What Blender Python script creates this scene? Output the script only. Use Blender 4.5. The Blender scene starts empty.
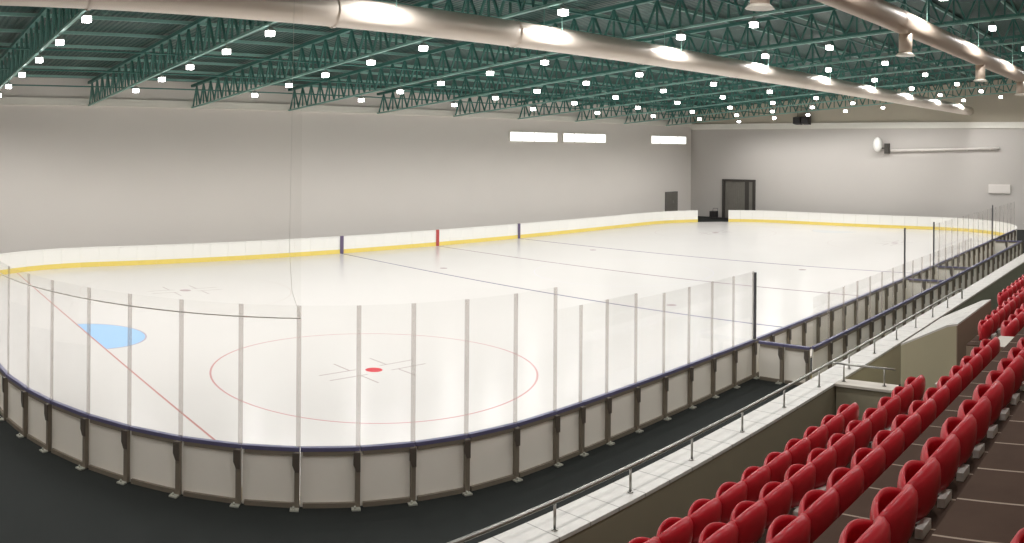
import bpy, bmesh, math, random
from mathutils import Vector, Matrix
random.seed(4)
SC = bpy.context.scene
COL = SC.collection
PI = math.pi

# ------------------------------------------------------------------ words
_O = ['zeroth', 'first', 'second', 'third', 'fourth', 'fifth', 'sixth', 'seventh', 'eighth', 'ninth', 'tenth', 'eleventh', 'twelfth',
      'thirteenth', 'fourteenth', 'fifteenth', 'sixteenth', 'seventeenth', 'eighteenth', 'nineteenth']
_T = {2: 'twenty', 3: 'thirty', 4: 'forty', 5: 'fifty'}
_TO = {2: 'twentieth', 3: 'thirtieth', 4: 'fortieth', 5: 'fiftieth'}
def nth(n):
    if n < 20: return _O[n]
    return _TO[n // 10] if n % 10 == 0 else _T[n // 10] + '-' + _O[n % 10]

# ------------------------------------------------------------------ materials
def lin(r, g, b):
    f = lambda c: (c / 255 / 12.92) if c / 255 <= .04045 else ((c / 255 + .055) / 1.055) ** 2.4
    return (f(r), f(g), f(b), 1)

class NT:
    """small helper for node expressions"""
    def __init__(s, name):
        s.m = bpy.data.materials.new(name); s.m.use_nodes = True
        s.t = s.m.node_tree; s.b = s.t.nodes['Principled BSDF']; s.out = s.t.nodes['Material Output']
    def n(s, kind, **kw):
        x = s.t.nodes.new(kind)
        for k, v in kw.items(): setattr(x, k, v)
        return x
    def put(s, sock, v):
        if isinstance(v, bpy.types.NodeSocket): s.t.links.new(v, sock)
        else: sock.default_value = v
    def math(s, op, a, b=0.0, c=0.0):
        x = s.n('ShaderNodeMath', operation=op)
        s.put(x.inputs[0], a); s.put(x.inputs[1], b); s.put(x.inputs[2], c)
        return x.outputs[0]
    def mix(s, fac, a, b):
        x = s.n('ShaderNodeMix', data_type='RGBA')
        s.put(x.inputs[0], fac); s.put(x.inputs[6], a); s.put(x.inputs[7], b)
        return x.outputs[2]
    def obj(s):
        return s.n('ShaderNodeTexCoord').outputs['Object']
    def pos(s):
        x = s.n('ShaderNodeSeparateXYZ'); s.t.links.new(s.n('ShaderNodeNewGeometry').outputs['Position'], x.inputs[0])
        return x.outputs
    def noise(s, scale, detail=3, vec=None, rough=.5):
        x = s.n('ShaderNodeTexNoise'); x.inputs['Scale'].default_value = scale; x.inputs['Detail'].default_value = detail
        x.inputs['Roughness'].default_value = rough
        s.t.links.new(vec if vec is not None else s.obj(), x.inputs['Vector'])
        return x.outputs['Fac']
    def bump(s, h, strength, dist=.01):
        x = s.n('ShaderNodeBump'); x.inputs['Strength'].default_value = strength; x.inputs['Distance'].default_value = dist
        s.t.links.new(h, x.inputs['Height']); s.t.links.new(x.outputs[0], s.b.inputs['Normal'])
    def base(s, c): s.put(s.b.inputs['Base Color'], c)
    def set(s, rough=.5, metal=0., spec=.5):
        s.b.inputs['Roughness'].default_value = rough; s.b.inputs['Metallic'].default_value = metal
        s.b.inputs['Specular IOR Level'].default_value = spec

def plain(name, rgb, rough=.5, metal=0., spec=.5, var=.08, scale=6., bump=0., bscale=60.):
    k = NT(name); k.set(rough, metal, spec); c = lin(*rgb)
    d = tuple(x * (1 - var) for x in c[:3]) + (1,)
    k.base(k.mix(k.noise(scale), c, d) if var else c)
    if bump: k.bump(k.noise(bscale), bump)
    return k.m

M = {}
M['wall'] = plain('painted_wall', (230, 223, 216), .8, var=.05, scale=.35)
M['wall_far'] = plain('far_wall_dimmed', (198, 192, 186), .8, var=.05, scale=.35)  # wall paint darkened to stand in for dimmer light at the far end
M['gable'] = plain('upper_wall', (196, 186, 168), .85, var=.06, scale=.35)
M['trim'] = plain('wall_trim', (240, 236, 226), .6, var=.04)
M['rubber'] = plain('black_rubber', (40, 43, 41), .85, 0., .2, var=.25, scale=1.4, bump=.25, bscale=90)
M['board'] = plain('white_board_plastic', (240, 238, 232), .35, var=.03)
M['board_back'] = plain('board_core', (242, 236, 225), .5, var=.06, scale=2)
M['kick'] = plain('yellow_kick_plate', (236, 212, 112), .4, var=.06)
M['rail_blue'] = plain('blue_cap_rail', (94, 92, 124), .4, var=.08)
M['rail_white'] = plain('white_cap_rail', (236, 234, 228), .4, var=.03)
M['post'] = plain('board_post_metal', (132, 122, 108), .5, .2, var=.12, scale=8)
M['clamp'] = plain('dark_clamp', (96, 88, 80), .5, .3)
M['foot'] = plain('galvanised_foot', (188, 188, 176), .45, .3)
M['darkpost'] = plain('dark_support_post', (84, 84, 88), .4, .4)
M['red_mark'] = plain('red_marker', (184, 78, 76), .4)
M['blue_mark'] = plain('violet_marker', (104, 90, 118), .4)
M['steel'] = plain('brushed_steel', (176, 174, 168), .38, 1., var=.1, scale=20)
M['coping'] = None
M['concrete_in'] = plain('parapet_plaster', (148, 140, 118), .85, var=.14, scale=.9, bump=.1)
M['greygreen'] = plain('grey_green_plaster', (128, 134, 116), .85, var=.1, scale=1.2)
M['beige'] = plain('beige_plaster', (182, 174, 146), .85, var=.07, scale=1.2)
M['beige_dark'] = plain('brown_plaster_block_shade', (142, 124, 106), .85, var=.09, scale=1.2)  # tier plaster, also the shade painted on the stair block's side
M['pale_top'] = plain('pale_slab', (208, 200, 188), .6, var=.15, scale=3)
M['red'] = plain('red_seat_plastic', (186, 30, 42), .34, var=.06, scale=3)
M['seat_steel'] = plain('seat_bracket_grey', (240, 236, 228), .5, .0)
M['green'] = plain('green_painted_steel', (74, 128, 119), .5, .1, var=.15, scale=3)
M['green_pale'] = plain('pale_green_lit_chord', (136, 180, 170), .4, .1, var=.1, scale=3)  # bottom chord green paled to hold light bounced off the ice
M['duct'] = plain('cream_duct_skin', (228, 216, 203), .32, .15, var=.04, scale=2)
M['duct2'] = plain('tan_duct_skin', (200, 182, 164), .45, .1, var=.06, scale=2)
M['ductrim'] = plain('pale_duct_rim', (232, 224, 210), .35, .15)
M['housing'] = plain('lamp_housing', (150, 158, 152), .4, .5)
M['speaker'] = plain('white_speaker_shell', (240, 238, 232), .4, var=.02)
M['speaker_dark'] = plain('dark_bracket', (66, 62, 56), .5)
M['rope'] = plain('net_rope', (206, 200, 192), .8)
M['door'] = plain('grey_door_metal', (134, 130, 122), .5, .3, var=.2, scale=3)
M['door_dark'] = plain('dark_door_frame', (72, 68, 64), .5, .2)
M['cabinet'] = plain('grey_cabinet', (128, 124, 120), .5, .2, var=.1)
M['black'] = plain('black_case', (44, 42, 42), .5)

# ice with its painted markings
k = NT('marked_ice'); X, Y, Z = k.pos()
G, DX, DY = 4.0, 7.05, 10.1
def near(v, c, w): return k.math('COMPARE', v, c, w)
def mul(a, b): return k.math('MULTIPLY', a, b)
def radius(cx, cy):
    a = k.math('SUBTRACT', X, cx); b = k.math('SUBTRACT', Y, cy)
    return k.math('SQRT', k.math('ADD', mul(a, a), mul(b, b)))
ice_c = lin(217, 213, 209)
wear = k.noise(.35, 2)
col = k.mix(wear, ice_c, lin(213, 209, 205))
GREYLINE, REDLINE = lin(160, 154, 158), lin(190, 138, 132)
for y0, c, w in ((22.85, lin(128, 126, 144), .075), (29.95, lin(148, 134, 138), .07), (37.1, lin(132, 130, 146), .08)):
    col = k.mix(near(Y, y0, w), col, c)
for gy, s in ((G, 1), (59.9 - G, -1)):
    rr = radius(0, gy)
    half = k.math('GREATER_THAN', mul(k.math('SUBTRACT', Y, gy), s), 0.0)
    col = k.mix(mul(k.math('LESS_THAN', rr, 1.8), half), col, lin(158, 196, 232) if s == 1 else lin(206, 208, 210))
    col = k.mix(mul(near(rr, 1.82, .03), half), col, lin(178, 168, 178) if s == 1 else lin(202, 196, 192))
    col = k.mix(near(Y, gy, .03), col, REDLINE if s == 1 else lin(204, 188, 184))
for sx in (1, -1):
    for cy in (DY, 59.9 - DY):
        rr = radius(sx * DX, cy)
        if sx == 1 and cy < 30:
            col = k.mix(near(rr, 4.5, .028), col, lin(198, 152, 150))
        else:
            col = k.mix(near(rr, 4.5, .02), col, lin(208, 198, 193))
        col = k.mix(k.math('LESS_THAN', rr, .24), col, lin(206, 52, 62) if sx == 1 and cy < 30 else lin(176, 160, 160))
        ax = k.math('ABSOLUTE', k.math('SUBTRACT', X, sx * DX)); ay = k.math('ABSOLUTE', k.math('SUBTRACT', Y, cy))
        m1 = mul(near(ax, .28, .03), near(ay, 1.0, .6))      # bars along the rink
        m2 = mul(near(ay, .62, .03), near(ax, .7, .42))       # bars across
        col = k.mix(k.math('MAXIMUM', m1, m2), col, lin(180, 168, 164))
    for cy in (24.1, 35.8):
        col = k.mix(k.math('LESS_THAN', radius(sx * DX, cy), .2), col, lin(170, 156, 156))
col = k.mix(near(radius(0, 29.95), 4.5, .025), col, lin(216, 212, 218))
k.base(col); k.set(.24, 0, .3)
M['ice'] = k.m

# glass, netting
def veil(name, tint, cover, rgb, gloss=.05):
    k = NT(name); t = k.t
    tr = k.n('ShaderNodeBsdfTransparent'); tr.inputs[0].default_value = tint
    df = k.n('ShaderNodeBsdfDiffuse'); df.inputs[0].default_value = lin(*rgb)
    gl = k.n('ShaderNodeBsdfGlossy'); gl.inputs['Roughness'].default_value = .03
    a = k.n('ShaderNodeMixShader'); a.inputs[0].default_value = cover; t.links.new(tr.outputs[0], a.inputs[1]); t.links.new(df.outputs[0], a.inputs[2])
    b = k.n('ShaderNodeMixShader'); fr = k.n('ShaderNodeFresnel'); fr.inputs[0].default_value = 1.3
    t.links.new(k.math('MULTIPLY', fr.outputs[0], gloss / .05), b.inputs[0])
    t.links.new(a.outputs[0], b.inputs[1]); t.links.new(gl.outputs[0], b.inputs[2])
    t.links.new(b.outputs[0], k.out.inputs[0])
    return k.m
M['glass'] = veil('clear_acrylic', (.985, .984, .982, 1), .008, (230, 226, 220), .005)
M['joint'] = veil('frosted_joint', (.92, .905, .895, 1), .2, (222, 214, 207), .01)
M['net'] = veil('fine_netting', (.975, .972, .965, 1), .02, (200, 194, 186), .0)

# coping slabs: pale tiles with thin joints along y
k = NT('pale_coping'); X, Y, Z = k.pos()
fr = k.math('FRACT', k.math('DIVIDE', Y, .62))
j = k.math('LESS_THAN', fr, .03)
c = k.mix(k.noise(5, 4), lin(222, 218, 210), lin(190, 186, 180))
k.base(k.mix(j, c, lin(150, 144, 138))); k.set(.4)
M['coping'] = k.m
# brown tiles of the stand
k = NT('brown_tier_tile'); X, Y, Z = k.pos()
fr = k.math('FRACT', k.math('DIVIDE', k.math('ADD', Y, 50 * .52 + .1), .52))
j = k.math('LESS_THAN', fr, .035)
c = k.mix(k.noise(4, 4), lin(86, 69, 59), lin(72, 57, 49))
k.base(k.mix(j, c, lin(158, 142, 128))); k.set(.85, 0, .05)
M['tile'] = k.m
# corrugated roof sheet
k = NT('green_roof_sheet'); X, Y, Z = k.pos()
w = k.math('SINE', k.math('MULTIPLY', Y, 28.0))
spots = k.math('GREATER_THAN', k.noise(1.5, 4, rough=.65), .63)
k.base(k.mix(spots, k.mix(k.noise(1.2, 3), lin(38, 74, 68), lin(30, 60, 56)), lin(64, 100, 92))); k.set(.45, 0, .3); k.bump(w, .6, .03)
M['deck'] = k.m
def emit(name, rgb, strength):
    k = NT(name); e = k.n('ShaderNodeEmission'); e.inputs[0].default_value = lin(*rgb); e.inputs[1].default_value = strength
    k.t.links.new(e.outputs[0], k.out.inputs[0]); return k.m
M['lens'] = emit('lamp_lens', (255, 252, 249), 25.0)
M['window'] = emit('daylit_pane', (255, 252, 246), 2.2)

# ------------------------------------------------------------------ mesh helpers
def box(bm, x0, x1, y0, y1, z0, z1, mat=0):
    v = [bm.verts.new(p) for p in ((x0, y0, z0), (x1, y0, z0), (x1, y1, z0), (x0, y1, z0), (x0, y0, z1), (x1, y0, z1), (x1, y1, z1), (x0, y1, z1))]
    for f in ((3, 2, 1, 0), (4, 5, 6, 7), (0, 1, 5, 4), (1, 2, 6, 5), (2, 3, 7, 6), (3, 0, 4, 7)):
        bm.faces.new([v[i] for i in f]).material_index = mat
    return v
def bar(bm, a, b, w, h, up=Vector((0, 0, 1))):
    """box beam of section w x h from a to b"""
    a, b = Vector(a), Vector(b); d = (b - a).normalized()
    s = d.cross(up)
    if s.length < 1e-4: s = d.cross(Vector((1, 0, 0)))
    s.normalize(); u = s.cross(d)
    rings = []
    for p in (a, b):
        rings.append([bm.verts.new(p + s * i * w / 2 + u * q * h / 2) for i, q in ((-1, -1), (1, -1), (1, 1), (-1, 1))])
    for i in range(4): bm.faces.new((rings[0][i], rings[0][(i + 1) % 4], rings[1][(i + 1) % 4], rings[1][i]))
    bm.faces.new(rings[0][::-1]); bm.faces.new(rings[1])
def tube(bm, pts, r, n=10, caps=True):
    pts = [Vector(p) for p in pts]; rings = []
    prev = None
    for i, p in enumerate(pts):
        d = (pts[min(i + 1, len(pts) - 1)] - pts[max(i - 1, 0)]).normalized()
        if prev is None:
            s = d.cross(Vector((0, 0, 1)))
            if s.length < 1e-3: s = d.cross(Vector((1, 0, 0)))
        else: s = prev - d * prev.dot(d)
        s.normalize(); prev = s; u = d.cross(s)
        rr = r[i] if isinstance(r, (list, tuple)) else r
        rings.append([bm.verts.new(p + (s * math.cos(2 * PI * k / n) + u * math.sin(2 * PI * k / n)) * rr) for k in range(n)])
    for a, b in zip(rings, rings[1:]):
        for k in range(n): bm.faces.new((a[k], a[(k + 1) % n], b[(k + 1) % n], b[k])).smooth = True
    if caps: bm.faces.new(rings[0][::-1]); bm.faces.new(rings[-1])
def prism(bm, poly, axis, a, b):
    """extrude a polygon given in the two other axes along axis from a to b"""
    def P(p, t):
        q = list(p); q.insert(axis, t); return q
    lo = [bm.verts.new(P(p, a)) for p in poly]; hi = [bm.verts.new(P(p, b)) for p in poly]
    n = len(poly)
    for i in range(n): bm.faces.new((lo[i], lo[(i + 1) % n], hi[(i + 1) % n], hi[i]))
    bm.faces.new(lo[::-1]); bm.faces.new(hi)
def mesh(name, build, mats, bevel=0.):
    bm = bmesh.new(); build(bm)
    if bevel: bmesh.ops.bevel(bm, geom=bm.edges[:], offset=bevel, segments=2, affect='EDGES', profile=.6)
    bmesh.ops.recalc_face_normals(bm, faces=bm.faces[:])
    me = bpy.data.meshes.new(name); bm.to_mesh(me); bm.free()
    for m in (mats if isinstance(mats, (list, tuple)) else [mats]): me.materials.append(M[m])
    return me
def place(name, me, parent=None, loc=(0, 0, 0), rot=0):
    o = bpy.data.objects.new(name, me); COL.objects.link(o)
    o.location = loc; o.rotation_euler = (0, 0, rot)
    if parent: o.parent = parent
    return o
def tag(o, label, cat, group=None):
    o['label'] = label; o['category'] = cat
    if group: o['group'] = group
    return o
def thing(name, label, cat, loc=(0, 0, 0), rot=0, group=None):
    return tag(place(name, None, None, loc, rot), label, cat, group)
def struct(name, build, mats):
    o = place(name, mesh(name, build, mats)); o['kind'] = 'structure'; return o
def dup(root, loc, rot=0):
    r = root.copy(); COL.objects.link(r); r.location = loc; r.rotation_euler = (0, 0, rot)
    for ch in root.children:
        c = ch.copy(); COL.objects.link(c); c.parent = r
        for g in ch.children:
            d = g.copy(); COL.objects.link(d); d.parent = c
    return r

# ------------------------------------------------------------------ the hall
HX, HL, RC = 14.85, 59.9, 8.5          # rink half width, length, corner radius
WL, WE, WR, WB = -17.7, 62.35, 30.0, -8.0
FZ = -.03
def chord(x): return 9.6 + .075 * x      # underside of the roof trusses
DECK = 1.5
struct('floor', lambda bm: box(bm, WL - .3, WR + .3, WB - .3, WE + .3, FZ - .2, FZ), 'rubber')
def ice(bm):
    pts = []
    for cx, cy, a0 in ((HX - RC, RC, -90), (HX - RC, HL - RC, 0), (-HX + RC, HL - RC, 90), (-HX + RC, RC, 180)):
        for i in range(17):
            a = math.radians(a0 + 90 * i / 16); pts.append((cx + (RC - .01) * math.cos(a), cy + (RC - .01) * math.sin(a)))
    prism(bm, pts, 2, FZ, 0)
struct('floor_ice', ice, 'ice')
struct('wall_left', lambda bm: box(bm, WL - .3, WL, WB, WE, FZ, chord(WL) + DECK), 'wall')
EXZ = 8.05
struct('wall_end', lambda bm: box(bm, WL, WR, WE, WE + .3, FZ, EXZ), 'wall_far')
def gable(bm):
    prism(bm, [(WL, EXZ), (WR, EXZ), (WR, chord(WR) + DECK), (14, chord(14) + DECK), (WL, chord(WL) + DECK)], 1, WE + .02, WE + .3)
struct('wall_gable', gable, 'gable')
struct('trim_1', lambda bm: box(bm, WL + .01, WR, WE - .14, WE + .01, EXZ, EXZ + .5), 'trim')
struct('trim_2', lambda bm: box(bm, WL, WL + .14, WB, WE - .15, chord(WL) + .02, chord(WL) + .42), 'trim')
struct('wall_right', lambda bm: box(bm, WR, WR + .3, WB, WE, FZ, 12.5), 'wall')
def wall_back(bm):
    prism(bm, [(WL, FZ), (WR, FZ), (WR, chord(WR) + DECK), (14, chord(14) + DECK), (WL, chord(WL) + DECK)], 1, WB - .3, WB)
struct('wall_back', wall_back, 'wall')
struct('wall_stand', lambda bm: box(bm, 17.2, WR, 50, 50.25, FZ, 8.0), 'wall')
def ceiling(bm):
    pts = [(WL - .3, chord(WL) + DECK), (14, chord(14) + DECK), (WR + .3, chord(WR) + DECK), (WR + .3, chord(WR) + DECK + .12), (14, chord(14) + DECK + .12), (WL - .3, chord(WL) + DECK + .12)]
    prism(bm, pts, 1, WB - .3, WE + .3)
struct('ceiling', ceiling, 'deck')
# clerestory windows in the left wall
for i, (y0, y1) in enumerate(((38.9, 43.9), (44.6, 49.7), (56.0, 61.4))):
    w = struct('window_%d' % (i + 1), lambda bm: box(bm, WL, WL + .03, y0, y1, 6.7, 7.35), 'window')
    def fr(bm):
        for a, b, c, d in ((y0 - .08, y1 + .08, 6.62, 6.7), (y0 - .08, y1 + .08, 7.35, 7.43), (y0 - .08, y0, 6.7, 7.35), (y1, y1 + .08, 6.7, 7.35)):
            box(bm, WL, WL + .07, a, b, c, d)
        for q in (1, 2, 3): box(bm, WL + .03, WL + .06, y0 + (y1 - y0) * q / 4 - .02, y0 + (y1 - y0) * q / 4 + .02, 6.7, 7.35)
    place('window_frame', mesh('window_frame', fr, 'trim'), w)
# door in the end wall (roller gate, dark jambs)
def door_leaf(bm):
    for i in range(12):
        x0 = -13.75 + i * .2; box(bm, x0, x0 + .17, WE - .07, WE - .03, FZ, 3.3)
    box(bm, -13.9, -11.2, WE - .03, WE - .005, FZ, 3.3)
dr = struct('door_1', door_leaf, 'door')
def jambs(bm):
    box(bm, -14.15, -13.9, WE - .18, WE - .003, FZ, 3.5); box(bm, -10.95, -10.72, WE - .18, WE - .003, FZ, 3.5)
    box(bm, -13.9, -10.95, WE - .18, WE - .003, 3.3, 3.5); box(bm, -11.75, -11.35, WE - .14, WE - .08, FZ, 3.3)
place('door_frame', mesh('door_frame', jambs, 'door_dark'), dr)
place('door_panel', mesh('door_panel', lambda bm: box(bm, -11.35, -10.95, WE - .1, WE - .004, FZ, 3.3), 'door'), dr)

cab = thing('wall_cabinet', 'grey upright cabinet on the left wall near the far corner', 'cabinet', (WL, 59.0, 0))
place('cabinet_body', mesh('cabinet_body', lambda bm: box(bm, .0, .25, -.85, .85, .5, 2.35), 'cabinet', .02), cab)
place('cabinet_door', mesh('cabinet_door', lambda bm: (box(bm, .25, .27, -.78, -.02, .57, 2.28), box(bm, .25, .27, .02, .78, .57, 2.28)), 'door'), cab)
place('handle', mesh('handle', lambda bm: box(bm, .27, .3, .05, .08, 1.3, 1.55), 'steel'), cab)

mc = thing('floor_machine', 'small black machine on the floor in the gap of the far boards', 'machine', (-14.6, 61.5, FZ))
place('machine_body', mesh('machine_body', lambda bm: box(bm, -.32, .32, -.25, .25, .08, .62), 'black', .03), mc)
for wx in (-.25, .25):
    for wy in (-.2, .2): place('castor', mesh('castor', lambda bm: tube(bm, [(wx - .03, wy, .06), (wx + .03, wy, .06)], .06, 10), 'darkpost'), mc)
place('push_handle', mesh('push_handle', lambda bm: tube(bm, [(-.25, .22, .6), (-.25, .3, .85), (.25, .3, .85), (.25, .22, .6)], .02, 6), 'darkpost'), mc)
def skid(bm): box(bm, -1.1, 1.1, -.18, .18, 0, .09); box(bm, -1.1, 1.1, -.03, .03, .09, .13)
tag(place('floor_threshold', mesh('floor_threshold', skid, 'black', .01), None, (-13.4, 61.0, FZ)), 'dark threshold strip on the floor before the far wall gap', 'threshold')

# loudspeaker on the end wall and the pair of hanging ones
sp = thing('wall_speaker', 'white oval loudspeaker high on the far end wall', 'loudspeaker', (1.15, WE, 6.7))
def shell(bm):
    bmesh.ops.create_uvsphere(bm, u_segments=20, v_segments=12, radius=.5)
    for v in bm.verts: v.co = Vector((v.co.x * .8, -.55 + v.co.y * .7, v.co.z * 1.25))
    for f in bm.faces: f.smooth = True
place('speaker_shell', mesh('speaker_shell', shell, 'speaker'), sp)
place('bracket', mesh('bracket', lambda bm: (box(bm, .5, .9, -.35, 0, -.75, .1), bar(bm, (.1, -.3, -.3), (.8, -.15, -.3), .1, .1)), 'speaker_dark', .01), sp)
pp = thing('wall_pipe', 'pale horizontal pipe along the far end wall beside the white loudspeaker', 'pipe', (2.2, WE, 6.2))
place('pipe', mesh('pipe', lambda bm: tube(bm, [(0, -.2, 0), (9.2, -.2, .25)], .1, 12), 'wall'), pp)
for i in range(5):
    place('pipe_clip', mesh('pipe_clip', lambda bm: bar(bm, (.8 + 1.9 * i, 0, .05 * i), (.8 + 1.9 * i, -.2, .05 * i), .08, .24), 'wall'), pp)
bx = tag(place('junction_box', mesh('junction_box', lambda bm: (box(bm, 0, .14, -.9, .9, -.35, .35), box(bm, .14, .15, -.8, .8, -.28, .28)), 'wall', .008), None, (11.4, WE - .002, 3.2), -PI / 2),
         'pale flat box on the far end wall near its right end', 'box')
hs = []
for i, x in enumerate((-6.25, -5.45)):
    h = thing('hanging_speaker', ('left' if i == 0 else 'right') + ' one of two black loudspeakers hung before the far gable', 'loudspeaker', (x, 61.75, 8.75), 0, 'black hanging loudspeakers')
    def cabn(bm): prism(bm, [(-.3, -.28), (.3, -.36), (.3, .36), (-.3, .28)], 0, -.33, .33)
    place('cabinet', mesh('cabinet', cabn, 'black', .02), h)
    place('hanger', mesh('hanger', lambda bm: tube(bm, [(0, 0, .3), (0, 0, 1.2)], .02, 6), 'darkpost'), h)

# ------------------------------------------------------------------ dasher boards
_pm = {}
def panel_mesh(w, outer):
    key = (round(w, 3), outer)
    if key in _pm: return _pm[key]
    d = {}
    h = w / 2 - .004
    d['panel_sheet'] = mesh('panel_sheet', lambda bm: (box(bm, -h, h, 0, .02, FZ, .93, 0), box(bm, -h, h, .02, .035, FZ, .93, 1)), ['board', 'board_back'])
    d['kick_plate'] = mesh('kick_plate', lambda bm: box(bm, -h, h, -.012, 0, 0.002, .24), 'kick')
    d['cap_rail'] = mesh('cap_rail', lambda bm: box(bm, -h, h, -.02, .075, .93, 1.0), 'rail_blue' if outer else 'rail_white', .008)
    if outer:
        def sill(bm): box(bm, -h + .045, h - .045, .035, .095, FZ, .05)
        d['bottom_rail'] = mesh('bottom_rail', sill, 'post')
        d['top_rail'] = mesh('top_rail', lambda bm: box(bm, -h + .045, h - .045, .035, .07, .86, .93), 'post')
        d['post'] = mesh('post', lambda bm: box(bm, -w / 2 - .002, -w / 2 + .085, .035, .125, FZ, .93), 'post', .006)
        d['clamp'] = mesh('clamp', lambda bm: prism(bm, [(-w / 2 - .002, .93), (-w / 2 + .12, .93), (-w / 2 + .12, .72), (-w / 2 + .07, .6), (-w / 2 - .002, .6)], 1, .125, .15), 'clamp')
        def ft(bm):
            box(bm, -w / 2 - .002, -w / 2 + .15, .126, .24, FZ, FZ + .025); tube(bm, [(-w / 2 + .09, .19, FZ + .02), (-w / 2 + .09, .19, FZ + .07)], .018, 6)
        d['anchor_foot'] = mesh('anchor_foot', ft, 'foot')
    _pm[key] = d
    return d
_gm = {}
def glass_mesh(w, h):
    key = (round(w, 3), h)
    if key not in _gm:
        _gm[key] = {'pane': mesh('pane', lambda bm: box(bm, -w / 2 + .07, w / 2 - .012, .02, .032, 0, h), 'glass'),
                    'joint_strip': mesh('joint_strip', lambda bm: box(bm, -w / 2 - .01, -w / 2 + .07, .014, .04, 0, h), 'joint')}
    return _gm[key]
def panel(ax, ay, bx_, by, outer, label, group, name='board_panel', cat='rink board'):
    """a board panel standing from a to b, its outside on the right of a->b"""
    w = math.hypot(bx_ - ax, by - ay); rot = math.atan2(by - ay, bx_ - ax)
    t = thing(name, label, cat, ((ax + bx_) / 2, (ay + by) / 2, 0), rot + PI, group)
    for nm, me in panel_mesh(w, outer).items(): place(nm, me, t)
    return t
def glass(ax, ay, bx_, by, h, label, group):
    w = math.hypot(bx_ - ax, by - ay); rot = math.atan2(by - ay, bx_ - ax)
    t = thing('glass_pane', label, 'glass pane', ((ax + bx_) / 2, (ay + by) / 2, 1.0), rot + PI, group)
    for nm, me in glass_mesh(w, h).items(): place(nm, me, t)
    return t
def arc(cx, cy, a0, a1, n):
    return [(cx + RC * math.cos(math.radians(a0 + (a1 - a0) * i / n)), cy + RC * math.sin(math.radians(a0 + (a1 - a0) * i / n))) for i in range(n + 1)]
def seg(x0, y0, x1, y1, n): return [(x0 + (x1 - x0) * i / n, y0 + (y1 - y0) * i / n) for i in range(n + 1)]
# near end and near right corner (counterclockwise ring: outside is on the right hand)
ANG = [-89.0, -81.55, -73.85, -67.4, -59.8, -53, -45.75, -38.3, -31.5, -24.55, -17.95, -10.95, -3.55]
ring = seg(3.3, 0, 5.4, 0, 2) + [(HX - RC + RC * math.cos(math.radians(a)), RC + RC * math.sin(math.radians(a))) for a in ANG] + [(HX, 9.04)]
n = len(ring) - 1
for i, (a, b) in enumerate(zip(ring, ring[1:])):
    q = nth(n - i)
    panel(*a, *b, True, 'white curved-end rink board with blue rail, %s before the straight side' % q, 'near end boards')
    glass(*a, *b, 2.43, 'tall clear pane on the curved-end boards, %s before the straight side' % q, 'near end glass')
# right long side up to the dark post, then bench boxes, then the far stretch
POSTS = [16.86, 29.2, 33.2, 44.8]
side = [(HX, y) for y in (9.04, 9.8, 10.64, 11.64, 12.7, 13.74, 14.78, 15.82, POSTS[0])]
for i, (a, b) in enumerate(zip(side, side[1:])):
    q = nth(8 - i)
    panel(*a, *b, True, 'white side rink board with blue rail, %s before the nearest dark post' % q, 'right side boards before the bench')
    glass(*a, *b, 1.98 if i < 3 else 1.85, 'clear pane on the side boards, %s before the nearest dark post' % q, 'right side glass before the bench')
for y0, y1, m, where, gl in ((POSTS[0], POSTS[1], 12, 'in front of the players bench', False), (POSTS[1], POSTS[2], 4, 'between second and third dark posts', False),
                             (POSTS[2], POSTS[3], 11, 'between third and fourth dark posts', True), (POSTS[3], HL - RC, 6, 'beyond the farthest dark post', True)):
    for i, (a, b) in enumerate(zip(seg(HX, y0, HX, y1, m), seg(HX, y0, HX, y1, m)[1:])):
        panel(*a, *b, True, 'side rink board %s, %s from its near end' % (where, nth(i + 1)), 'right side boards ' + where)
        if gl: glass(*a, *b, 1.85, 'clear side pane %s, %s from its near end' % (where, nth(i + 1)), 'right side glass ' + where)
# far right corner, far end, far left corner with its gap, left side
fr_ = arc(HX - RC, HL - RC, 0, 90, 13)
for i, (a, b) in enumerate(zip(fr_, fr_[1:])):
    panel(*a, *b, False, 'white far right corner board with yellow kick plate, %s along the curve' % nth(i + 1), 'far right corner boards')
fe = seg(HX - RC, HL, -HX + RC, HL, 12)
for i, (a, b) in enumerate(zip(fe, fe[1:])):
    panel(*a, *b, False, 'white far end board with yellow kick plate, %s from the right' % nth(i + 1), 'far end boards')
fl = arc(-HX + RC, HL - RC, 90, 124.5, 5)
for i, (a, b) in enumerate(zip(fl, fl[1:])):
    panel(*a, *b, False, 'white board of the far corner right of the gap, %s from the gap' % nth(5 - i), 'boards right of the far gap')
fl = arc(-HX + RC, HL - RC, 142.5, 180, 5)
for i, (a, b) in enumerate(zip(fl, fl[1:])):
    panel(*a, *b, False, 'white board of the far left corner left of the gap, %s from the gap' % nth(i + 1), 'boards left of the far gap')
ls = seg(-HX, HL - RC, -HX, RC, 42)
for i, (a, b) in enumerate(zip(ls, ls[1:])):
    panel(*a, *b, False, 'white left side board with yellow kick plate, %s from the far corner' % nth(i + 1), 'left side boards')
nl = arc(-HX + RC, RC, 180, 222, 6)
for i, (a, b) in enumerate(zip(nl, nl[1:])):
    panel(*a, *b, False, 'white board of the near left curve, %s after the left side' % nth(i + 1), 'near left curve boards')
# line markers on the left boards
for y, mt, lb in ((29.95, 'red_mark', 'red upright stripe marker on the left boards at the centre line'), (37.1, 'blue_mark', 'violet upright stripe marker on the left boards beyond the red one'),
                  (22.85, 'blue_mark', 'violet upright stripe marker on the left boards nearer than the red one')):
    def mk(bm): prism(bm, [(.024, .004), (.038, .004), (.038, 1.016), (-.06, 1.016), (-.06, 1.004), (.024, 1.004)], 1, -.12, .12)
    tag(place('line_marker', mesh('line_marker', mk, mt), None, (-HX, y, 0)), lb, 'marker')

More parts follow.
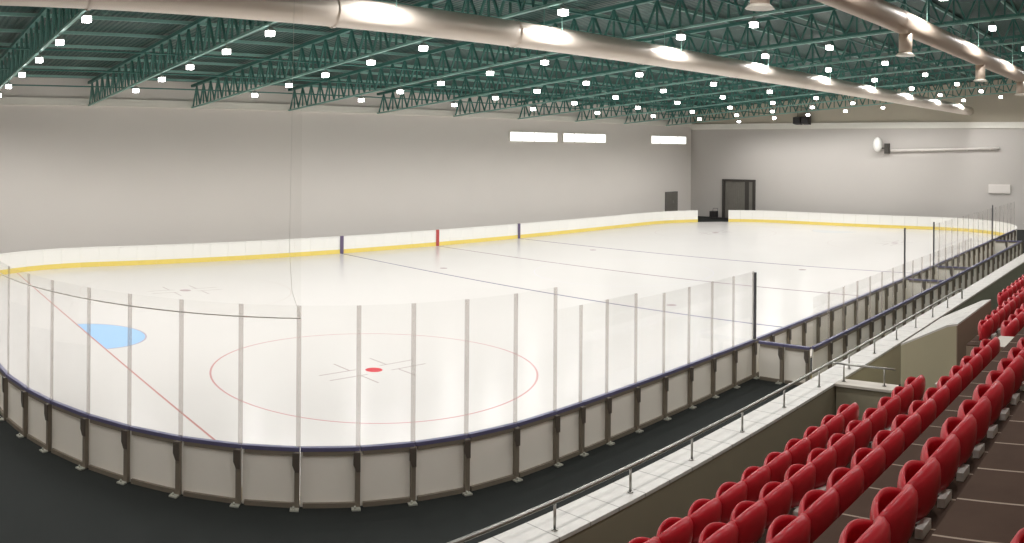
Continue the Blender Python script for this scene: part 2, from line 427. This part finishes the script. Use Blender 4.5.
# bench boxes behind the right boards
BX = 16.65
for y0, y1, m, where in ((POSTS[0], POSTS[1], 12, 'behind the players bench'), (POSTS[1], POSTS[2], 4, 'behind the timekeeper box'), (POSTS[2], POSTS[3], 11, 'behind the far bench')):
    pts = seg(BX, y0, BX, y1, m)
    for i, (a, b) in enumerate(zip(pts, pts[1:])):
        panel(*a, *b, True, 'outer box board with blue rail %s, %s from its near end' % (where, nth(i + 1)), 'outer boards ' + where)
        if y0 < 33: glass(*a, *b, 1.3, 'low clear pane on the outer boards %s, %s from its near end' % (where, nth(i + 1)), 'outer glass ' + where)
for y, lbs in ((POSTS[0] - .04, 'nearest dark post'), (POSTS[1] - .04, 'second dark post'), (POSTS[2] - .04, 'third dark post'), (POSTS[3] - .04, 'farthest dark post')):
    for i in range(2):
        a = (HX + .25 + i * .765, y); b = (HX + .25 + (i + 1) * .765, y)
        panel(*a, *b, True, 'white cross board beside the %s, %s the stand' % (lbs, ('farther from', 'nearer to')[i]), 'cross boards of the bench boxes')
for y, h, lb in zip(POSTS, (2.83, 3.03, 2.97, 3.04), ('nearest', 'second nearest', 'third nearest', 'farthest')):
    t = thing('support_post', 'tall dark glass support post on the right boards, %s of four' % lb, 'post', (HX + .078, y - .05, 1.001), 0, 'dark support posts')
    place('post_shaft', mesh('post_shaft', lambda bm: box(bm, -.03, .03, .0, .076, .015, h - 1), 'darkpost', .008), t)
    place('post_base', mesh('post_base', lambda bm: box(bm, -.035, .04, -.03, .12, 0, .015), 'foot'), t)
def bench(name, y0, y1, label):
    t = thing(name, label, 'bench', (15.9, y0, FZ))
    L = y1 - y0
    place('seat_plank', mesh('seat_plank', lambda bm: box(bm, -.18, .18, 0, L, .42, .47), 'pale_top', .01), t)
    for q in range(4):
        y = .3 + (L - .6) * q / 3
        place('leg', mesh('leg', lambda bm: box(bm, -.15, .15, y - .03, y + .03, 0, .42), 'darkpost'), t)
bench('players_bench', POSTS[0] + .8, POSTS[1] - .6, 'long pale bench between the side boards and the outer box boards')

# netting hung behind the near curve
net_pts = []
NC = (HX - RC, RC)
for i in range(0, 31):
    a = math.radians(-90 + 58.5 * i / 30)
    net_pts.append((NC[0] + (RC + .16) * math.cos(a), NC[1] + (RC + .16) * math.sin(a)))
net_pts = [(3.2, -.16), (4.8, -.16)] + net_pts
nt = thing('safety_net', 'fine grey safety net hung from the roof behind the near curved glass', 'net', (0, 0, 0))
NZ0, NZ1 = 3.24, 8.98
def netmesh(bm):
    lo = [bm.verts.new((x, y, NZ0)) for x, y in net_pts]; hi = [bm.verts.new((x, y, NZ1)) for x, y in net_pts]
    lo2 = [bm.verts.new((x * 1.0 + .003, y - .003, NZ0)) for x, y in net_pts]; hi2 = [bm.verts.new((x + .003, y - .003, NZ1)) for x, y in net_pts]
    for i in range(len(lo) - 1):
        bm.faces.new((lo[i], lo[i + 1], hi[i + 1], hi[i]))
place('netting', mesh('netting', netmesh, 'net'), nt)
place('hem_rope', mesh('hem_rope', lambda bm: tube(bm, [(x, y, NZ0) for x, y in net_pts], .011, 6), 'rope'), nt)
ex, ey = net_pts[-1]
place('edge_rope', mesh('edge_rope', lambda bm: tube(bm, [(ex, ey, NZ0), (ex - .14, ey - .1, 3.7), (ex - .18, ey - .13, 4.4), (ex - .12, ey - .1, NZ1)], .003, 6), 'rope'), nt)

# ------------------------------------------------------------------ parapet, handrail, stair well
PX0, PX1, PZ = 18.13, 18.75, 1.1
def parapet(name, y0, y1, label):
    t = thing(name, label, 'parapet', (0, 0, 0))
    place('parapet_wall', mesh('parapet_wall', lambda bm: box(bm, PX0 + .04, PX1 - .03, y0, y1, FZ, PZ - .06), 'concrete_in'), t)
    place('coping', mesh('coping', lambda bm: box(bm, PX0, PX1, y0, y1, PZ - .06, PZ), 'coping', .008), t)
parapet('parapet', -6, 14.0, 'long low parapet with pale coping between the walkway and the red seats')
t = thing('parapet', 'middle parapet stretch with beige face and pale coping beside the stair block', 'parapet', (0, 0, 0))
place('parapet_wall', mesh('parapet_wall', lambda bm: box(bm, PX0 + .04, PX1 - .03, 14.001, 18, FZ, PZ - .06), 'beige'), t)
place('coping', mesh('coping', lambda bm: box(bm, PX0, PX1, 14.001, 18, PZ - .06, PZ), 'coping', .008), t)
t = thing('parapet', 'far stretch of parapet with a grey green face below the farther red seats', 'parapet', (0, 0, 0))
place('parapet_wall', mesh('parapet_wall', lambda bm: box(bm, PX0 + .04, PX1 - .03, 18.001, 46, FZ, PZ - .06), 'greygreen'), t)
place('coping', mesh('coping', lambda bm: box(bm, PX0, PX1, 18.001, 46, PZ - .06, PZ), 'coping', .008), t)
t = thing('cross_parapet', 'short parapet turning from the long one towards the beige block', 'parapet', (0, 0, 0))
place('parapet_wall', mesh('parapet_wall', lambda bm: box(bm, PX1, 20.08, 13.7, 14.0, FZ, PZ - .06), 'concrete_in'), t)
place('coping', mesh('coping', lambda bm: box(bm, PX1 + .001, 20.08, 13.62, 14.06, PZ - .06, PZ), 'pale_top', .008), t)
# handrail on the parapet
RX, RZ = 18.56, 1.48
hr = thing('handrail', 'polished steel handrail on short posts along the parapet coping', 'handrail', (RX, 0, PZ + .004))
rz = RZ - PZ
place('rail', mesh('rail', lambda bm: tube(bm, [(0, -5, rz), (0, 24.2, rz), (0, 24.6, rz - .03), (0, 24.75, rz - .12), (0, 24.78, .0)], .032, 10), 'steel'), hr)
pm_ = mesh('rail_post', lambda bm: (tube(bm, [(0, 0, 0), (0, 0, rz - .02)], .019, 8), tube(bm, [(0, 0, 0), (0, 0, .012)], .045, 10)), 'steel')
yy = -4.7
while yy < 24:
    place('rail_post', pm_, hr, (0, yy, 0)); yy += 1.63
hr2 = thing('handrail', 'short steel handrail across the cross parapet up to the beige block', 'handrail', (RX + .06, 13.84, PZ + .004))
place('rail', mesh('rail', lambda bm: tube(bm, [(.0, 0, rz), (1.45, 0, rz)], .025, 10), 'steel'), hr2)
for x in (.25, 1.2): place('rail_post', pm_, hr2, (x, 0, 0))
# second rail standing on the far coping beside the block
# beige block
bk = thing('stair_block', 'beige plastered stair block with sloping top between parapet and red seats', 'wall block', (0, 0, 0))
def blk(bm):
    v = prism(bm, [(20.1, FZ), (21.35, FZ), (21.35, 2.46), (21.15, 2.42), (20.1, 1.94)], 1, 14.1, 17.2)
place('block_body', mesh('block_body', blk, 'beige'), bk)
place('block_side_shade', mesh('block_side_shade', lambda bm: box(bm, 21.35, 21.37, 14.1, 17.2, FZ, 2.46), 'beige_dark'), bk)  # thin darker slab, shade put into the colour of this side
place('block_cap', mesh('block_cap', lambda bm: prism(bm, [(20.1, 1.94), (21.15, 2.42), (21.37, 2.46), (21.37, 2.50), (21.14, 2.46), (20.1, 1.98)], 1, 14.1, 17.2), 'coping'), bk)

# ------------------------------------------------------------------ seating tiers
ROWS = {'A': (21.68, 2.67), 'B': (22.47, 3.0), 'C': (23.46, 3.52), 'D': (24.38, 3.99), 'E': (25.56, 4.45)}
EDGE = [21.40, 22.1, 23.0, 23.74, 24.74, 25.85, 29.9]
TZ = [2.22, 2.55, 3.07, 3.54, 4.0, 4.46]
ORD = ['lowest', 'second lowest', 'third', 'fourth', 'fifth', 'topmost']
ENDS = [8.36, 8.9, None, None, None, None]
for i in range(6):
    x0, x1 = EDGE[i], EDGE[i + 1]
    y0, y1 = -7.9, (ENDS[i] if ENDS[i] else 45.9)
    t = thing('seating_tier', '%s brown tiled tier of the near stand with red seats' % ORD[i], 'stand tier', (0, 0, 0), 0, 'tiers of the stand')
    place('tier_block', mesh('tier_block', lambda bm: box(bm, x0, x1, y0, y1, FZ, TZ[i] - .02), 'beige_dark'), t)
    place('tread', mesh('tread', lambda bm: box(bm, x0, x1, y0, y1, TZ[i] - .02, TZ[i]), 'tile'), t)
    if ENDS[i]:
        b0 = (17.25, 14.3)[i]
        t = thing('seating_tier', '%s tier of the farther stand block beyond the beige stair block' % ORD[i], 'stand tier', (0, 0, 0), 0, 'tiers of the farther block')
        x0b = x0
        b0 = 12.1 if i else 16.0
        if i == 0:
            place('tier_block', mesh('tier_block', lambda bm: box(bm, x0, x1, 17.21, 45.9, FZ, TZ[i] - .02), 'beige_dark'), t)
            place('tread', mesh('tread', lambda bm: box(bm, x0, x1, 17.21, 45.9, TZ[i] - .02, TZ[i]), 'tile'), t)
        else:
            place('tier_block', mesh('tier_block', lambda bm: box(bm, x0b, x1, b0, 45.9, FZ, TZ[i] - .02), 'beige_dark'), t)
            place('tread', mesh('tread', lambda bm: box(bm, x0b, x1, b0, 45.9, TZ[i] - .02, TZ[i]), 'tile'), t)

# pale steps at the aisle ends of the rows
for i, (x0, x1, y0, y1) in enumerate(((21.7, 22.08, 7.97, 8.32), (22.6, 22.98, 8.5, 8.86), (23.3, 23.72, 8.95, 9.65), (24.3, 24.72, 8.95, 9.65))):
    t = thing('aisle_step', 'pale concrete step at the aisle end of the %s seat row' % ('lowest', 'second', 'third', 'fourth')[i], 'step', (0, 0, TZ[i] + .001), 0, 'aisle steps')
    h = (TZ[i + 1] - TZ[i]) * .5
    place('step_block', mesh('step_block', lambda bm: box(bm, x0, x1, y0, y1, 0, h - .03), 'beige'), t)
    place('step_tread', mesh('step_tread', lambda bm: box(bm, x0 - .01, x1, y0, y1, h - .03, h), 'pale_top', .006), t)
# seats: tip-up, pan folded up against the backrest; local +x is the back of the seat
def shell_mesh(bm, w, z0, z1, xf, thick, drop, nu=14, nv=8):
    g = {}
    for side in (0, 1):
        for i in range(nu + 1):
            u = -1 + 2 * i / nu
            for j in range(nv + 1):
                v = j / nv
                top = z1 - drop * abs(u) ** 2.2
                z = z0 + (top - z0) * v
                y = u * w / 2 * (1 - .05 * v ** 4)
                e = min(1, (1 - abs(u)) * 5) * min(1, (1 - v) * 6 + .0) * min(1, v * 6 + .3)
                tk = thick * (.3 + .7 * math.sqrt(max(e, 0)))
                x = xf(u, v) + (tk / 2 if side else -tk / 2)
                g[side, i, j] = bm.verts.new((x, y, z))
    for i in range(nu):
        for j in range(nv):
            bm.faces.new([g[0, i, j], g[0, i, j + 1], g[0, i + 1, j + 1], g[0, i + 1, j]]).smooth = True
            bm.faces.new([g[1, i, j], g[1, i + 1, j], g[1, i + 1, j + 1], g[1, i, j + 1]]).smooth = True
    for i in range(nu):
        for j in (0, nv): bm.faces.new([g[0, i, j], g[0, i + 1, j], g[1, i + 1, j], g[1, i, j]]).smooth = True
    for j in range(nv):
        for i in (0, nu): bm.faces.new([g[0, i, j], g[1, i, j], g[1, i, j + 1], g[0, i, j + 1]]).smooth = True
SP = .52
seat_me = {
    'backrest': mesh('backrest', lambda bm: shell_mesh(bm, SP - .002, .07, .44, lambda u, v: -.085 * u * u + .05 * v - .05 + .03 * math.sin(v * PI) * (1 - u * u), .11, .09), 'red'),
    'seat_pan': mesh('seat_pan', lambda bm: shell_mesh(bm, SP - .004, .09, .398, lambda u, v: -.172 + .085 * u * u - .03 * math.sin(v * PI) * (1 - u * u) - .01 * v, .05, .075), 'red'),
    'bracket': mesh('bracket', lambda bm: box(bm, -.17, -.06, -.05, .05, .0, .11), 'seat_steel', .006),
    'foot_plate': mesh('foot_plate', lambda bm: box(bm, -.03, .03, -SP / 2 + .0, -SP / 2 + .19, .0, .07), 'seat_steel', .006),
}
proto = None
def seat(x, y, z, label, group):
    global proto
    if proto is None:
        proto = thing('stadium_seat', label, 'seat', (x, y, z))
        for nm, me in seat_me.items(): place(nm, me, proto)
        o = proto
    else: o = dup(proto, (x, y, z))
    tag(o, label, 'seat', group)
RN = {'A': 'lowest row', 'B': 'second row up', 'C': 'third row up', 'D': 'fourth row up', 'E': 'topmost row'}
for key, y0, cnt in (('A', 2.45, 11), ('B', 2.48, 12), ('C', 1.85, 14), ('D', 1.03, 15), ('E', -1.35, 5)):
    x, top = ROWS[key]; tz = TZ['ABCDE'.index(key)]
    for q in range(cnt):
        lb = 'red tip-up seat in the %s, %s from its %s end' % (RN[key], nth(cnt - q), 'aisle' if key != 'E' else 'far')
        seat(x, y0 + SP * q, tz + .003, lb, 'red seats of the ' + RN[key])
for key, y0, cnt in (('A', 17.55, 14), ('B', 12.45, 14), ('C', 10.0, 6)):
    x, top = ROWS[key]; tz = TZ['ABCDE'.index(key)]
    for q in range(cnt):
        seat(x, y0 + SP * q, tz + .003, 'red seat beyond the stair block in the %s, %s from its near end' % (RN[key], nth(q + 1)), 'red seats of the farther block, ' + RN[key])

# ------------------------------------------------------------------ roof trusses
TH = 1.25
def make_truss(y):
    t = thing('roof_truss', 'truss', 'roof truss', (0, y, 0))
    xs = [WL + .15, 14.0, WR - .1]
    def chordmesh(dz, w, h):
        def f(bm):
            for a, b in zip(xs, xs[1:]): bar(bm, (a, 0, chord(a) + dz), (b, 0, chord(b) + dz), w, h)
        return f
    place('bottom_chord', mesh('bottom_chord', chordmesh(.035, .12, .07), 'green_pale'), t)
    place('top_chord', mesh('top_chord', chordmesh(TH, .18, .14), 'green'), t)
    N = 48
    for q in range(N):
        a = WL + .3 + (WR - WL - .5) * q / N; b = WL + .3 + (WR - WL - .5) * (q + 1) / N; m = (a + b) / 2
        def br(bm):
            bar(bm, (a, 0, chord(a) + .1), (m, 0, chord(m) + TH - .07), .07, .07, Vector((0, 1, 0)))
            bar(bm, (m, 0, chord(m) + TH - .07), (b, 0, chord(b) + .1), .07, .07, Vector((0, 1, 0)))
            bar(bm, (m, 0, chord(m) + .1), (m, 0, chord(m) + TH - .07), .06, .06, Vector((0, 1, 0)))
        place('web_brace', mesh('web_brace', br, 'green'), t)
    return t
TY = [-3.4, 2.8, 8.6, 14.6, 20.8, 27.2, 33.5, 39.6, 45.9, 52.0, 58.1]  # first truss is unseen, its lamps added to brighten the near boards
tr0 = make_truss(TY[0])
for i, y in enumerate(TY):
    o = tr0 if i == 0 else dup(tr0, (0, y, 0))
    o['label'] = 'green lattice roof truss spanning the hall, %s from the far end wall' % nth(len(TY) - i)
    o['group'] = 'green roof trusses'
pz = TH + .08
for i in range(18):
    x = WL + 1.2 + i * 2.7
    tag(place('roof_purlin', mesh('roof_purlin', lambda bm: box(bm, -.05, .05, WB + .1, WE - .1, chord(x) + pz, chord(x) + pz + .12), 'green_pale'), None, (x, 0, 0)),
        'long green purlin under the roof sheet, %s from the left wall' % nth(i + 1), 'purlin', 'roof purlins')
# bracing tubes between the trusses at bottom chord level
for i, x in enumerate((-13.5, -9, -4.4, 3.2, 7.8, 12, 16.5, 21)):
    tag(place('bracing_tube', mesh('bracing_tube', lambda bm: tube(bm, [(0, WB + .1, 0), (0, WE - .1, 0)], .035, 6), 'green'), None, (x, 0, chord(x) + .45)),
        'thin green bracing tube through the trusses, %s from the left wall' % nth(i + 1), 'bracing tube', 'roof bracing tubes')

# ------------------------------------------------------------------ lamps, plus unseen ones added for light
lamp_me = {
    'housing': mesh('housing', lambda bm: (box(bm, -.13, .13, -.13, .13, .0, .06), box(bm, -.07, .07, -.07, .07, .058, .12)), 'housing', .01),
    'lens': mesh('lens', lambda bm: box(bm, -.105, .105, -.105, .105, -.15, -.001), 'lens'),
}
rod = {}
LD = bpy.data.lights.new('lamp_light', 'SPOT')
LD.energy = 445; LD.spot_size = math.radians(166); LD.spot_blend = .55; LD.shadow_soft_size = .12; LD.color = (1, .99, .98)
def lamp(x, y, z, label, group, hang):
    t = thing('floodlight', label, 'lamp', (x, y, z), 0, group)
    for nm, me in lamp_me.items(): place(nm, me, t)
    place('lamp_light', LD, t, (0, 0, -.2))
    if hang > .02:
        kx = round(hang, 2)
        if kx not in rod: rod[kx] = mesh('hanger', lambda bm: tube(bm, [(0, 0, .12), (0, 0, .12 + kx)], .018, 6), 'housing')
        place('hanger', rod[kx], t)
LX = [-10.0, -6.6, -3.5, -.2, 3.0, 6.2, 9.5, 12.4]
for i, y in enumerate(TY):
    xs = [-11.9, -9.1, -5.9, -2.6, .6, 3.9] if i == 1 else [x + max(0, 27 - y) * .03 for x in LX]
    xs = xs + [19.0, 25.0]  # outermost stand-side row is unseen, added to light the stand
    for q, x in enumerate(xs):
        lamp(x, y, chord(x) - .2, 'bright square floodlight, %s from the left under the %s roof truss from the far wall' % (nth(q + 1), nth(len(TY) - i)), 'floodlights', .08)

# ------------------------------------------------------------------ ducts
def ducttrunk(name, x, z, y0, y1, r, mat, label, drops, dr_len):
    t = thing(name, label, 'air duct', (x, 0, z))
    place('duct_skin', mesh('duct_skin', lambda bm: tube(bm, [(0, y0 + (y1 - y0) * i / 40, 0) for i in range(41)], r, 28), mat), t)
    def rings(y):
        def f(bm): tube(bm, [(0, y - .04, 0), (0, y + .04, 0)], r + .025, 28, False); tube(bm, [(0, y - .04, 0), (0, y + .04, 0)], r + .002, 28, False)
        return f
    y = y0 + 3
    while y < y1 - 1:
        place('duct_seam', mesh('duct_seam', rings(y), mat), t); y += 6
    for y in drops:
        d = place('outlet_drop', mesh('outlet_drop', lambda bm: tube(bm, [(0, y, -r * .8), (0, y, -r - dr_len)], .2, 16), mat), t)
        place('outlet_rim', mesh('outlet_rim', lambda bm: tube(bm, [(0, y, -r - dr_len + .02), (0, y, -r - dr_len - .06)], [.22, .3], 16), 'ductrim'), d)
    y = y0 + 2
    for sd in (-r, r):
        hm = mesh('hanger_wire', lambda bm: tube(bm, [(sd, 0, .02), (sd, 0, chord(x + sd) + .3 - z)], .012, 5), 'green_pale')
        for yq in TY:
            if y0 < yq < y1: place('hanger_wire', hm, t, (0, yq + .5, 0))
    return t
ducttrunk('air_duct', 9.0, 9.42, -7.5, 61.6, .37, 'duct', 'long shiny cream air duct hung under the trusses above the ice', [], 0)
ducttrunk('air_duct', 18.0, 9.93, -7.5, 61.6, .34, 'duct2', 'tan air duct with downward outlets hung above the stand side', [11.5, 20.3, 29.4, 37.5, 46], .55)

# ------------------------------------------------------------------ sky light outside, camera, view
wd = bpy.data.worlds.new('world'); SC.world = wd; wd.use_nodes = True
wd.node_tree.nodes['Background'].inputs[0].default_value = (.8, .82, .85, 1)
wd.node_tree.nodes['Background'].inputs[1].default_value = .3

f, yaw, roll = 837.136, -0.80454, 0.00753
u0, v0 = 512.0, 148.385
fw = Vector((math.sin(yaw), math.cos(yaw), 0)); rt = Vector((math.cos(yaw), -math.sin(yaw), 0)); up = rt.cross(fw)
r2 = rt * math.cos(roll) + up * math.sin(roll); u2 = -rt * math.sin(roll) + up * math.cos(roll)
cd = bpy.data.cameras.new('camera'); cam = bpy.data.objects.new('camera', cd); COL.objects.link(cam)
cam.matrix_world = Matrix(((r2.x, u2.x, -fw.x, 26.1365), (r2.y, u2.y, -fw.y, -3.0501), (r2.z, u2.z, -fw.z, 6.1619), (0, 0, 0, 1)))
PANO = True
cd.sensor_width = 36; cd.lens = 36 * 800 / 1024; cd.shift_y = -(271.5 - v0) / 1024
cd.clip_start = .05; cd.clip_end = 300
if PANO:
    cd.shift_y = 0
    cd.type = 'PANO'; cd.panorama_type = 'CENTRAL_CYLINDRICAL'     # the photograph is a swept (cylindrical) picture
    cd.central_cylindrical_range_u_min = -u0 / f; cd.central_cylindrical_range_u_max = (1024 - u0) / f
    cd.central_cylindrical_range_v_min = -(543 - v0) / f; cd.central_cylindrical_range_v_max = v0 / f
    cd.central_cylindrical_radius = 1.0
SC.camera = cam
vs = SC.view_settings
vs.view_transform = 'Standard'; vs.look = 'None'; vs.gamma = 1; vs.use_curve_mapping = False
vs.exposure = 0.0
